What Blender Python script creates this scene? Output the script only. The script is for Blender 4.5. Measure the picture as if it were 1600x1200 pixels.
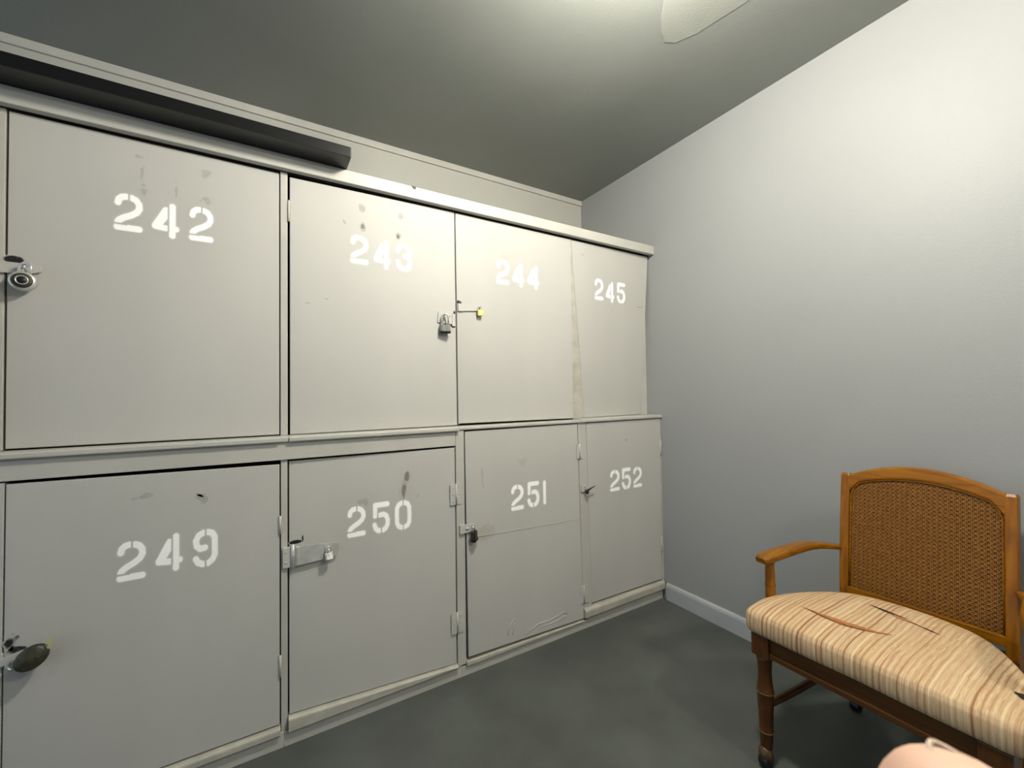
import bpy, bmesh, math
import numpy as np
from mathutils import Vector, Matrix, Euler
for o in list(bpy.data.objects): bpy.data.objects.remove(o)
S = bpy.context.scene
COL = S.collection

# ------------------------------------------------------------------ camera
cd = bpy.data.cameras.new('camera'); cam = bpy.data.objects.new('camera', cd); COL.objects.link(cam)
cd.sensor_fit = 'HORIZONTAL'; cd.sensor_width = 36.0; cd.lens = 649.253 / 1600 * 36
cd.clip_start = 0.01; cd.clip_end = 50
FW = Vector((0.51360809, 0.85769517, 0.02378484)); RT = Vector((0.8580249, -0.51341309, -0.01415191)); UP = RT.cross(FW)
cam.matrix_world = Matrix(((RT.x, UP.x, -FW.x, -1.92686), (RT.y, UP.y, -FW.y, -1.58788), (RT.z, UP.z, -FW.z, 1.15), (0, 0, 0, 1)))
cd.dof.use_dof = True; cd.dof.focus_distance = 1.9; cd.dof.aperture_fstop = 20
S.camera = cam

# ------------------------------------------------------------------ world, light, exposure
W = bpy.data.worlds.new('world'); S.world = W; W.use_nodes = True
W.node_tree.nodes['Background'].inputs[0].default_value = (0.62, 0.78, 1.0, 1)
W.node_tree.nodes['Background'].inputs[1].default_value = 0.13
LAMPS = (((-1.14, -1.00, 2.4988), 'glow', 'round glass globe lamp hanging from the ceiling near the lockers'), ((-0.70, -2.45, 2.4988), 'glow_dim', 'round glass globe lamp hanging from the ceiling at the far end of the room'))
LAMP_STRENGTH = 46.0
LAMP_COLOR = (1.0, 0.955, 0.85)
vs = S.view_settings
vs.view_transform = 'Standard'; vs.look = 'None'; vs.exposure = 2.95; vs.gamma = 1.0; vs.use_curve_mapping = False

# ------------------------------------------------------------------ materials
DOORC = (0.68, 0.668, 0.62)
K = 0.66      # overall darkness of every paint and wood against the white stencil paint
def kk(c): return tuple(K * x for x in c)
def mat_base(name):
    m = bpy.data.materials.new(name); m.use_nodes = True
    return m, m.node_tree, m.node_tree.nodes['Principled BSDF']
def paint(name, col, rough=0.45, var=0.05, scale=3.0, bump=0.06, bscale=260, spec=0.4, col2=None, metal=0.0, stretch=(1, 1, 1)):
    m, t, b = mat_base(name); N = t.nodes; L = t.links; col = kk(col); col2 = kk(col2) if col2 else None
    tc = N.new('ShaderNodeTexCoord'); mp = N.new('ShaderNodeMapping'); mp.inputs['Scale'].default_value = stretch
    L.new(tc.outputs['Object'], mp.inputs[0])
    n = N.new('ShaderNodeTexNoise'); n.inputs['Scale'].default_value = scale; n.inputs['Detail'].default_value = 6
    L.new(mp.outputs[0], n.inputs['Vector'])
    r = N.new('ShaderNodeValToRGB'); r.color_ramp.elements[0].position = .3; r.color_ramp.elements[1].position = .7
    c2 = col2 or tuple(c * (1 - 2.2 * var) for c in col)
    r.color_ramp.elements[0].color = (*c2, 1); r.color_ramp.elements[1].color = (*col, 1)
    L.new(n.outputs['Fac'], r.inputs[0]); L.new(r.outputs[0], b.inputs['Base Color'])
    b.inputs['Roughness'].default_value = rough; b.inputs['Specular IOR Level'].default_value = spec; b.inputs['Metallic'].default_value = metal
    if bump:
        n2 = N.new('ShaderNodeTexNoise'); n2.inputs['Scale'].default_value = bscale; n2.inputs['Detail'].default_value = 3
        L.new(tc.outputs['Object'], n2.inputs['Vector'])
        bp = N.new('ShaderNodeBump'); bp.inputs['Strength'].default_value = bump; bp.inputs['Distance'].default_value = .004
        L.new(n2.outputs['Fac'], bp.inputs['Height']); L.new(bp.outputs[0], b.inputs['Normal'])
    return m
def decal_mat(name, col, rough=.42):
    """door paint with another paint, stain or painted notch shade over it, by the 'cover' attribute"""
    m = paint(name, DOORC, .58, .035, 2.2, .05, 300, stretch=(1.5, 1, .5)); t = m.node_tree; N = t.nodes; L = t.links; b = N['Principled BSDF']
    a = N.new('ShaderNodeAttribute'); a.attribute_name = 'cover'
    mx = N.new('ShaderNodeMix'); mx.data_type = 'RGBA'; mx.inputs['B'].default_value = (*(col if name == 'stencil_paint' else kk(col)), 1)
    src = b.inputs['Base Color'].links[0].from_socket
    L.new(a.outputs['Fac'], mx.inputs['Factor']); L.new(src, mx.inputs['A']); L.new(mx.outputs['Result'], b.inputs['Base Color'])
    return m
def wood(name, c1, c2, axis=2, rough=.32, scale=9):
    m, t, b = mat_base(name); N = t.nodes; L = t.links
    c1 = kk(c1); c2 = kk(c2)
    tc = N.new('ShaderNodeTexCoord'); mp = N.new('ShaderNodeMapping')
    s = [7.0, 7.0, 7.0]; s[axis] = .6; mp.inputs['Scale'].default_value = s
    L.new(tc.outputs['Object'], mp.inputs[0])
    n = N.new('ShaderNodeTexNoise'); n.inputs['Scale'].default_value = scale; n.inputs['Detail'].default_value = 7; n.inputs['Distortion'].default_value = .6
    L.new(mp.outputs[0], n.inputs['Vector'])
    r = N.new('ShaderNodeValToRGB'); r.color_ramp.elements[0].position = .32; r.color_ramp.elements[1].position = .68
    r.color_ramp.elements[0].color = (*c1, 1); r.color_ramp.elements[1].color = (*c2, 1)
    L.new(n.outputs['Fac'], r.inputs[0]); L.new(r.outputs[0], b.inputs['Base Color'])
    b.inputs['Roughness'].default_value = rough; b.inputs['Specular IOR Level'].default_value = .3
    bp = N.new('ShaderNodeBump'); bp.inputs['Strength'].default_value = .05; bp.inputs['Distance'].default_value = .002
    L.new(n.outputs['Fac'], bp.inputs['Height']); L.new(bp.outputs[0], b.inputs['Normal'])
    return m
M = {}
M['door'] = paint('grey_door_paint', DOORC, .58, .035, 2.2, .05, 300, stretch=(1.5, 1, .5))
M['frame'] = paint('grey_frame_paint', (0.69, 0.675, 0.61), .42, .05, 6, .07, 200)
M['sill'] = paint('worn_sill_paint', (0.68, 0.655, 0.55), .5, .10, 22, .10, 120)
M['hardware'] = paint('painted_hardware', (0.70, 0.69, 0.635), .38, .03, 12, .04, 200)
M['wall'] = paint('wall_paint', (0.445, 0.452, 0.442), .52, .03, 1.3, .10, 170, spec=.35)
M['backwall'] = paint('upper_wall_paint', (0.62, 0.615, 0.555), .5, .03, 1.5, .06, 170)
M['ceiling'] = paint('ceiling_paint', (0.37, 0.387, 0.355), .55, .06, 1.6, .10, 140, spec=.3)
M['patch'] = paint('pale_ceiling_patch', (0.44, 0.455, 0.41), .55, .05, 3, .12, 140, spec=.3)
M['floor'] = paint('floor_paint', (0.140, 0.154, 0.137), .5, .14, 5, .08, 120, spec=.35)
M['base'] = paint('baseboard_paint', (0.60, 0.61, 0.62), .4, .04, 9, .05, 200)
M['inside'] = paint('raw_plywood', (0.16, 0.13, 0.10), .8, .1, 8, 0)
M['channel'] = paint('dark_metal', (0.010, 0.0105, 0.011), .30, .1, 5, .02, 200, spec=.35)
M['white'] = decal_mat('stencil_paint', (0.95, 0.95, 0.92))
M['scar'] = decal_mat('scraped_paint', (0.36, 0.34, 0.30))
M['brown'] = decal_mat('brown_stain', (0.30, 0.24, 0.17))
M['tan'] = decal_mat('tan_stain', (0.50, 0.46, 0.35))
M['dark'] = decal_mat('chip_and_notch_shade', (0.012, 0.011, 0.010))  # near-black, also the painted shade of notches in the doors
M['pale'] = decal_mat('pale_chip', (0.70, 0.66, 0.58))
M['zinc'] = paint('zinc_plate', (0.98, 0.99, 0.94), .34, .10, 30, .03, 200, metal=.45)
M['steel'] = paint('chrome_steel', (1.0, 1.0, 0.96), .2, .03, 30, 0, metal=.6)
M['lam'] = paint('laminated_steel', (0.66, 0.66, 0.60), .35, .12, 60, 0, metal=.5)
M['lambrown'] = paint('rusty_laminated_steel', (0.22, 0.18, 0.14), .38, .3, 90, 0, metal=.8)
M['brass'] = paint('brass', (0.83, 0.63, 0.18), .25, .05, 40, 0, metal=.5)
M['black'] = paint('black_plastic', (0.012, 0.012, 0.013), .35, .1, 30, 0)
M['tarnish'] = paint('tarnished_iron', (0.05, 0.05, 0.042), .45, .3, 70, .3, 90, col2=(.10, .095, .05), metal=.4)
M['woodz'] = wood('varnished_wood_upright', (0.24, 0.078, 0.002), (0.42, 0.155, 0.004), 2)
M['woody'] = wood('varnished_wood_crossways', (0.24, 0.078, 0.002), (0.44, 0.165, 0.004), 1)
M['woodx'] = wood('varnished_wood_lengthways', (0.23, 0.08, 0.003), (0.40, 0.16, 0.006), 0)
M['wooddark'] = wood('dark_varnished_wood', (0.085, 0.028, 0.005), (0.15, 0.055, 0.009), 2)
M['wooddarky'] = wood('dark_varnished_rail', (0.085, 0.03, 0.005), (0.15, 0.058, 0.009), 1)
M['cane'] = paint('woven_cane', (0.46, 0.20, 0.025), .5, .25, 120, 0, col2=(.28, .105, .010))
M['canebrown'] = paint('cane_backing', (0.035, 0.012, 0.003), .7, .1, 20, 0)
M['foam'] = paint('torn_foam', (0.74, 0.27, 0.09), .8, .2, 60, 0)
M['slit'] = paint('torn_slit', (0.045, 0.02, 0.01), .9, .2, 60, 0)
M['hood'] = paint('caster_hood', (0.19, 0.115, 0.05), .35, .15, 40, 0, metal=.3)
M['ring'] = paint('turned_ring', (0.45, 0.25, 0.09), .2, .1, 40, 0)
def make_fabric():
    m, t, b = mat_base('striped_fabric'); N = t.nodes; L = t.links
    tc = N.new('ShaderNodeTexCoord')
    n0 = N.new('ShaderNodeTexNoise'); n0.inputs['Scale'].default_value = 7; n0.inputs['Detail'].default_value = 2
    L.new(tc.outputs['Object'], n0.inputs['Vector'])
    sc = N.new('ShaderNodeVectorMath'); sc.operation = 'MULTIPLY'; sc.inputs[1].default_value = (0, .007, 0)
    L.new(n0.outputs['Color'], sc.inputs[0])
    ad = N.new('ShaderNodeVectorMath'); ad.operation = 'ADD'; L.new(tc.outputs['Object'], ad.inputs[0]); L.new(sc.outputs[0], ad.inputs[1])
    cols = []
    for s, sx in ((110, 1.0), (300, 2.0)):
        mp = N.new('ShaderNodeMapping'); mp.inputs['Scale'].default_value = (sx, s, sx); L.new(ad.outputs[0], mp.inputs[0])
        n = N.new('ShaderNodeTexNoise'); n.inputs['Scale'].default_value = 1; n.inputs['Detail'].default_value = 3
        L.new(mp.outputs[0], n.inputs['Vector']); cols.append(n)
    r = N.new('ShaderNodeValToRGB'); cr = r.color_ramp
    cr.elements[0].position = .30; cr.elements[0].color = (.22, .09, .035, 1)
    cr.elements[1].position = .66; cr.elements[1].color = (.63, .50, .31, 1)
    for p_, c_ in ((.42, (.62, .36, .18)), (.455, (.80, .58, .31)), (.485, (.60, .33, .19)), (.52, (.90, .69, .40)), (.555, (.68, .42, .25)), (.59, (.92, .72, .43)), (.62, (.72, .46, .27))): e = cr.elements.new(p_); e.color = (*kk(c_), 1)
    wv = N.new('ShaderNodeTexWave'); wv.bands_direction = 'Y'; wv.inputs['Scale'].default_value = 26; wv.inputs['Distortion'].default_value = 1.6; wv.inputs['Detail'].default_value = 2; wv.inputs['Detail Scale'].default_value = .6
    L.new(ad.outputs[0], wv.inputs['Vector'])
    wm = N.new('ShaderNodeMath'); wm.operation = 'MULTIPLY_ADD'; wm.inputs[1].default_value = .17; L.new(wv.outputs['Fac'], wm.inputs[0])
    mx = N.new('ShaderNodeMath'); mx.operation = 'MULTIPLY_ADD'; mx.inputs[1].default_value = .45
    hf = N.new('ShaderNodeMath'); hf.operation = 'MULTIPLY'; hf.inputs[1].default_value = .40
    L.new(cols[1].outputs['Fac'], hf.inputs[0]); L.new(cols[0].outputs['Fac'], mx.inputs[0]); L.new(hf.outputs[0], mx.inputs[2])
    L.new(mx.outputs[0], wm.inputs[2]); L.new(wm.outputs[0], r.inputs[0]); L.new(r.outputs[0], b.inputs['Base Color'])
    b.inputs['Roughness'].default_value = .75; b.inputs['Specular IOR Level'].default_value = .25
    bp = N.new('ShaderNodeBump'); bp.inputs['Strength'].default_value = .25; bp.inputs['Distance'].default_value = .003
    L.new(cols[1].outputs['Fac'], bp.inputs['Height']); L.new(bp.outputs[0], b.inputs['Normal'])
    return m
M['fabric'] = make_fabric()
def make_skin():
    m, t, b = mat_base('skin'); N = t.nodes; L = t.links
    tc = N.new('ShaderNodeTexCoord'); n = N.new('ShaderNodeTexNoise'); n.inputs['Scale'].default_value = 90; n.inputs['Detail'].default_value = 3
    L.new(tc.outputs['Object'], n.inputs['Vector'])
    r = N.new('ShaderNodeValToRGB'); r.color_ramp.elements[0].color = (.62, .35, .24, 1); r.color_ramp.elements[1].color = (.70, .46, .34, 1)
    L.new(n.outputs['Fac'], r.inputs[0]); L.new(r.outputs[0], b.inputs['Base Color'])
    b.inputs['Roughness'].default_value = .5
    b.inputs['Subsurface Weight'].default_value = .15; b.inputs['Subsurface Radius'].default_value = (.004, .0015, .0008); b.inputs['Subsurface Scale'].default_value = 1
    return m
M['skin'] = make_skin()
M['nail'] = paint('nail', (0.92, 0.70, 0.54), .3, .03, 40, 0)
def emit(name, col, s):
    m, t, b = mat_base(name)
    b.inputs['Base Color'].default_value = (.8, .8, .8, 1)
    b.inputs['Emission Color'].default_value = (*col, 1); b.inputs['Emission Strength'].default_value = s
    return m
M['glow'] = emit('lit_glass_globe', LAMP_COLOR, LAMP_STRENGTH)
M['glow_dim'] = emit('dimmer_lit_glass_globe', LAMP_COLOR, LAMP_STRENGTH * .6)
M['lampmetal'] = paint('lamp_base_enamel', (0.7, 0.7, 0.68), .4, .02, 10, 0)

# ------------------------------------------------------------------ mesh helpers
ORG = {}
def empty(name, loc, label=None, cat=None, group=None):
    o = bpy.data.objects.new(name, None); o.location = loc; o.empty_display_size = .05; COL.objects.link(o)
    ORG[o.name] = Vector(loc)
    if label: o['label'] = label
    if cat: o['category'] = cat
    if group: o['group'] = group
    return o
class MB:
    """collects world-space geometry for ONE mesh"""
    def __init__(s): s.v = []; s.f = []; s.sm = []
    def add(s, v, f, smooth=False):
        k = len(s.v); s.v += [tuple(p) for p in v]; s.f += [tuple(i + k for i in q) for q in f]; s.sm += [smooth] * len(f); return s
    def box(s, x0, x1, y0, y1, z0, z1, c=0.0):
        if c <= 0:
            v = [(x, y, z) for z in (z0, z1) for y in (y0, y1) for x in (x0, x1)]
            return s.add(v, [(0, 2, 3, 1), (4, 5, 7, 6), (0, 1, 5, 4), (2, 6, 7, 3), (0, 4, 6, 2), (1, 3, 7, 5)])
        bm = bmesh.new(); bmesh.ops.create_cube(bm, size=1)
        for w in bm.verts: w.co = ((x0 + x1) / 2 + w.co.x * (x1 - x0), (y0 + y1) / 2 + w.co.y * (y1 - y0), (z0 + z1) / 2 + w.co.z * (z1 - z0))
        bmesh.ops.bevel(bm, geom=bm.edges[:], offset=c, segments=2, affect='EDGES', profile=.6)
        s._bm(bm); return s
    def _bm(s, bm, smooth=False, mat=None):
        bm.verts.index_update()
        s.add([(mat @ w.co if mat else w.co) for w in bm.verts], [[w.index for w in f.verts] for f in bm.faces], smooth); bm.free()
    def prism(s, poly, y0, y1, c=0.0):
        """polygon in (x,z) extruded from y0 (front) to y1"""
        bm = bmesh.new()
        a = [bm.verts.new((x, y0, z)) for x, z in poly]; b = [bm.verts.new((x, y1, z)) for x, z in poly]
        n = len(poly); bm.faces.new(a); bm.faces.new(b[::-1])
        for i in range(n): bm.faces.new((a[i], b[i], b[(i + 1) % n], a[(i + 1) % n]))
        bmesh.ops.recalc_face_normals(bm, faces=bm.faces[:])
        if c: bmesh.ops.bevel(bm, geom=[e for e in bm.edges], offset=c, segments=2, affect='EDGES', profile=.6)
        s._bm(bm); return s
    def profile_x(s, prof, x0, x1, smooth=False):
        """closed profile in (y,z) extruded along x"""
        n = len(prof); v = [(x0, y, z) for y, z in prof] + [(x1, y, z) for y, z in prof]
        f = [tuple(range(n))[::-1], tuple(range(n, 2 * n))]
        s.add(v, f); s.add(v, [(i, (i + 1) % n, n + (i + 1) % n, n + i) for i in range(n)], smooth); return s
    def lathe(s, prof, mat=None, n=24, smooth=True):
        """prof: (r,z) list, turned about local z; mat places it"""
        v = []; f = []; m = len(prof)
        for i in range(n):
            a = 2 * math.pi * i / n
            for r, z in prof:
                p = Vector((r * math.cos(a), r * math.sin(a), z)); v.append(mat @ p if mat else p)
        for i in range(n):
            j = (i + 1) % n
            for k in range(m - 1): f.append((i * m + k, j * m + k, j * m + k + 1, i * m + k + 1))
        s.add(v, f, smooth); 
        if prof[0][0] > 1e-6: s.f.append(tuple(len(s.v) - n * m + i * m for i in range(n))[::-1]); s.sm.append(False)
        if prof[-1][0] > 1e-6: s.f.append(tuple(len(s.v) - n * m + i * m + m - 1 for i in range(n))); s.sm.append(False)
        return s
    def sweep(s, path, prof, up=(0, 0, 1), smooth=True, scale=None):
        """closed profile (a,b): a sideways, b along up, swept along path"""
        P = [Vector(p) for p in path]; n = len(prof); v = []; f = []; up = Vector(up)
        for i, p in enumerate(P):
            t = (P[min(i + 1, len(P) - 1)] - P[max(i - 1, 0)]).normalized()
            sd = t.cross(up); sd = sd.normalized() if sd.length > 1e-6 else Vector((1, 0, 0)); u = sd.cross(t).normalized()
            k = scale[i] if scale else 1
            for a, b in prof: v.append(p + sd * a * k + u * b * k)
        for i in range(len(P) - 1):
            for k in range(n): f.append((i * n + k, i * n + (k + 1) % n, (i + 1) * n + (k + 1) % n, (i + 1) * n + k))
        s.add(v, f, smooth); q = len(s.v) - len(v)
        s.f += [tuple(q + k for k in range(n))[::-1], tuple(q + (len(P) - 1) * n + k for k in range(n))]; s.sm += [False, False]
        return s
    def build(s, name, mat, parent=None, label=None, kind=None, fix=True):
        me = bpy.data.meshes.new(name)
        v = np.array(s.v, dtype=float)
        org = ORG[parent.name] if parent else Vector(((v[:, 0].min() + v[:, 0].max()) / 2, (v[:, 1].min() + v[:, 1].max()) / 2, v[:, 2].min()))
        v = v - np.array(org)
        me.from_pydata([tuple(p) for p in v], [], s.f); me.polygons.foreach_set('use_smooth', s.sm)
        if fix:
            bm = bmesh.new(); bm.from_mesh(me); bmesh.ops.recalc_face_normals(bm, faces=bm.faces[:]); bm.to_mesh(me); bm.free()
        me.materials.append(M[mat]); me.update()
        o = bpy.data.objects.new(name, me); COL.objects.link(o); ORG[o.name] = org
        if parent: o.parent = parent
        else: o.location = org
        if label: o['label'] = label
        if kind: o['kind'] = kind
        return o
def circ(r, n=10, ky=1): return [(r * math.cos(2 * math.pi * i / n), ky * r * math.sin(2 * math.pi * i / n)) for i in range(n)]
def rrect(w, h, r, n=4):
    o = []
    for cx, cy, a0 in ((w - r, h - r, 0), (-w + r, h - r, 90), (-w + r, -h + r, 180), (w - r, -h + r, 270)):
        for i in range(n): a = math.radians(a0 + 90 * i / (n - 1)); o.append((cx + r * math.cos(a), cy + r * math.sin(a)))
    return o
def tag(o, label, cat, group=None):
    o['label'] = label; o['category'] = cat
    if group: o['group'] = group
    return o
def struct(o, label=None):
    o['kind'] = 'structure'
    if label: o['label'] = label
    return o

# ------------------------------------------------------------------ the room
ZC = 2.4988; YB = 0.6466; XL = -4.4; YF = -3.1
fl = MB().box(XL, .1, YF - .1, YB + .1, -.1, 0).build('floor', 'floor'); struct(fl, 'dark grey painted concrete floor')
ce = MB().box(XL, .1, YF - .1, YB + .1, ZC, ZC + .1).build('ceiling', 'ceiling'); struct(ce, 'dark grey painted ceiling')
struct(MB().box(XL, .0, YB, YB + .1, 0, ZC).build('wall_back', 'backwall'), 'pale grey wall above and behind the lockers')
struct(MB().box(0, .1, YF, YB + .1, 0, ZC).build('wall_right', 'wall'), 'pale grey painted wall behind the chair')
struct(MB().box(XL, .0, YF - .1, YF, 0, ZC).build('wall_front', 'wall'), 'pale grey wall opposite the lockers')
bb = [(0, 0), (-.014, 0), (-.0145, .072), (-.012, .083), (-.007, .089), (0, .0905)]
b = MB(); v = [(x, -.022, z) for x, z in bb] + [(x, YF, z) for x, z in bb]; n = len(bb)
b.add(v, [tuple(range(n)), tuple(range(n, 2 * n))[::-1]]); b.add(v, [(i, (i + 1) % n, n + (i + 1) % n, n + i) for i in range(n)])
struct(b.build('baseboard_right', 'base'), 'pale grey baseboard along the right wall')
cr = MB().box(XL, -.001, YB - .012, YB, ZC - .034, ZC, .002).build('trim_1', 'frame'); struct(cr, 'thin pale strip where back wall meets ceiling')
# thin raised patch on the ceiling, slightly paler, with a rounded irregular outline
pts = [(-.640, -.575), (-.60, -.553), (-.56, -.572), (-.525, -.64), (-.508, -.72), (-.49, -.80), (-.50, -.95), (-.60, -1.06), (-.76, -1.02), (-.82, -.86), (-.77, -.70), (-.69, -.615)]
bm = bmesh.new(); a = [bm.verts.new((x, y, ZC - .0015)) for x, y in pts]; c = [bm.verts.new((-.65 + (x + .65) * 1.03, -.8 + (y + .8) * 1.03, ZC)) for x, y in pts]
bm.faces.new(a)
for i in range(len(pts)): j = (i + 1) % len(pts); bm.faces.new((a[i], a[j], c[j], c[i]))
b = MB(); b._bm(bm); b.build('ceiling_patch', 'patch', ce, label='paler rough patch on the ceiling')

# ------------------------------------------------------------------ the ceiling lamp that lights the room (above the picture)
GR = .085; GZ = -.165
for (lx, ly, lz), gm, lab in LAMPS:
    lamp = empty('ceiling_lamp', (lx, ly, lz), lab, 'lamp', 'ceiling lamps')
    MB().lathe([(.0, 0), (.085, 0), (.09, -.012), (.08, -.028), (0, -.03)], Matrix.Translation((lx, ly, lz))).build('lamp_base', 'lampmetal', lamp)
    MB().lathe([(.0, -.030), (.030, -.030), (.034, -.055), (.040, -.088), (.0, -.088)], Matrix.Translation((lx, ly, lz)), 20).build('neck', 'lampmetal', lamp)
    MB().lathe([(GR * math.sin(math.radians(a)), GZ + GR * math.cos(math.radians(a))) for a in (27, 36, 48, 60, 75, 90, 105, 120, 135, 150, 165, 180)], Matrix.Translation((lx, ly, lz)), 32).build('glass_globe', gm, lamp)

# ------------------------------------------------------------------ locker frame
YU = 0.05
fr = empty('locker_cabinet', (-1.27, .3, 0), 'long grey painted built-in wooden cabinet framework around two rows of numbered lockers', 'cabinet')
# lower posts
def post(poly, y0, y1=None, mat='frame', c=.0015): return MB().prism(poly, y0, y1 if y1 is not None else y0 + .024, c).build('post', mat, fr)
post([(-2.56, 0.0), (-2.4965, 0.0), (-2.4965, .940), (-2.56, .940)], 0.0)
post([(-1.8765, 0.045), (-1.8570, 0.045), (-1.8570, .940), (-1.8765, .940)], 0.004)
post([(-1.2505, 0.05), (-1.2135, 0.05), (-1.2135, 1.002), (-1.2505, 1.002)], -.003)
post([(-.589, .05), (-.5325, .05), (-.5525, 1.002), (-.603, 1.002)], 0.0)
post([(-.0185, .09), (-.001, .09), (-.001, 1.003), (-.0005 - .0005, 1.003)], 0.0, c=0)
# upper posts
post([(-2.56, 1.0185), (-2.519, 1.0185), (-2.521, 1.937), (-2.56, 1.937)], YU)
post([(-1.8758, 1.0185), (-1.8540, 1.0185), (-1.8540, 1.937), (-1.8758, 1.937)], YU - .002)
post([(-1.235, 1.0185), (-1.20, 1.0185), (-1.20, 1.937), (-1.235, 1.937)], YU + .020)
post([(-.5905, 1.0215), (-.5170, 1.0215), (-.5842, 1.937), (-.5865, 1.937)], YU + .003, mat='sill', c=0)
post([(-.05, 1.0215), (-.001, 1.0215), (-.001, 1.937), (-.0055, 1.937)], YU + .045, c=0)
# rail between the rows (left two columns) and the projecting sills
MB().prism([(-2.56, .9445), (-1.8675, .9410), (-1.2520, .9410), (-1.2520, .9995), (-2.56, .9995)], -.004, .022, .0015).build('rail', 'frame', fr)
def sill(x0, x1, z0, z1, y0, y1, mat='frame', r=.004):
    pr = [(y0 + r, z0), (y1, z0), (y1, z1), (y0 + r, z1), (y0 + r * .3, z1 - r * .3), (y0, z1 - r), (y0, z0 + r), (y0 + r * .3, z0 + r * .3)]
    return MB().profile_x(pr, x0, x1).build('sill', mat, fr)
sill(-2.56, -1.8800, 1.0005, 1.0175, -.019, .60)
sill(-1.8800, -1.8520, .9997, 1.0180, -.013, .60)
sill(-1.8520, -1.2400, 1.0005, 1.0175, -.019, .60)
sill(-1.2400, -.5900, 1.0030, 1.0170, -.008, .60)
sill(-.5900, -.0010, 1.0035, 1.0205, -.010, .60)
# top board and panel
tt = MB().box(-2.60, -.001, .020, .046, 1.9385, 1.9865, .003).build('top_trim', 'frame', fr)
MB().prism([(-1.420, 1.9868), (-1.412, 1.976), (-1.404, 1.974), (-1.400, 1.981), (-1.402, 1.9868)], .0192, .0215).build('splintered_chip', 'inside', tt)
MB().box(-2.56, -.001, .0465, YB - .001, 1.966, 1.986).build('top_panel', 'frame', fr)
MB().box(-2.60, -2.561, .0, YB - .001, 0, 1.938).build('side_panel', 'frame', fr)
# base sills and kick boards
def bsill(x0, x1, za, zb, y0, ztop0, ztop1, r=.009, n=5):
    # worn rounded nose; the top height changes from ztop0 to ztop1 along the length
    vs_ = []; m = 0
    for x, zt in ((x0, ztop0), (x1, ztop1)):
        pr = [(.024, za), (y0 + .002, za), (y0, za + .003)]
        for i in range(n): a = math.pi / 2 * i / (n - 1); pr.append((y0 + r - r * math.cos(a), zt - r + r * math.sin(a)))
        pr.append((.024, zt + .001)); m = len(pr); vs_ += [(x, y, z) for y, z in pr]
    b = MB(); b.add(vs_, [tuple(range(m)), tuple(range(m, 2 * m))[::-1]]); b.add(vs_, [(i, (i + 1) % m, m + (i + 1) % m, m + i) for i in range(m)])
    return b.build('base_sill', 'sill', fr)
bsill(-2.495, -1.8785, .050, 0, -.015, .076, .074)
bsill(-1.8555, -1.2515, .050, 0, -.015, .0955, .0605)
bsill(-1.2130, -.5900, .040, 0, -.010, .0605, .0465, r=.004)
bsill(-.5880, -.0160, .058, 0, -.018, .0985, .0985, r=.012)
for x0, x1 in ((-2.495, -1.868), (-1.8672, -1.2315), (-1.2307, -.560), (-.5592, -.015)):
    MB().box(x0, x1, .0, .022, .0005, .0495 if x0 < -1.3 or x0 > -.6 else .0395, .001).build('kick_board', 'frame', fr)

# ------------------------------------------------------------------ decals: flat paint on the doors
rng = np.random.default_rng(7)
def vnoise(x, z, s, seed=0):
    g = np.random.default_rng(seed).random((64, 64)); X = x * s; Z = z * s
    i = np.floor(X).astype(int); j = np.floor(Z).astype(int); fx = X - i; fz = Z - j; fx = fx * fx * (3 - 2 * fx); fz = fz * fz * (3 - 2 * fz)
    G = lambda a, c: g[a % 64, c % 64]
    return (G(i, j) * (1 - fx) + G(i + 1, j) * fx) * (1 - fz) + (G(i, j + 1) * (1 - fx) + G(i + 1, j + 1) * fx) * fz
def decal(name, door, fn, x0, x1, z0, z1, cell, mat, lift=.0005, label=None):
    nx = max(3, int((x1 - x0) / cell) + 1); nz = max(3, int((z1 - z0) / cell) + 1)
    X, Z = np.meshgrid(np.linspace(x0, x1, nx), np.linspace(z0, z1, nz)); A = np.clip(fn(X, Z), 0, 1)
    o = ORG[door.name]; yf = DOORY[door.name](X, Z) - lift
    idx = -np.ones(nx * nz, int); faces = []; Af = A.ravel()
    q = np.arange(nx * nz).reshape(nz, nx); quads = np.stack([q[:-1, :-1], q[:-1, 1:], q[1:, 1:], q[1:, :-1]], -1).reshape(-1, 4)
    quads = quads[Af[quads].max(1) > .02]
    used = np.unique(quads); idx[used] = np.arange(len(used))
    co = np.stack([X.ravel() - o.x, yf.ravel() - o.y, Z.ravel() - o.z], -1)[used]
    me = bpy.data.meshes.new(name); me.from_pydata(co.tolist(), [], idx[quads].tolist())
    at = me.attributes.new('cover', 'FLOAT', 'POINT'); at.data.foreach_set('value', Af[used].astype(np.float32))
    me.materials.append(M[mat]); ob = bpy.data.objects.new(name, me); COL.objects.link(ob); ob.parent = door
    if label: ob['label'] = label
    return ob
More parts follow.
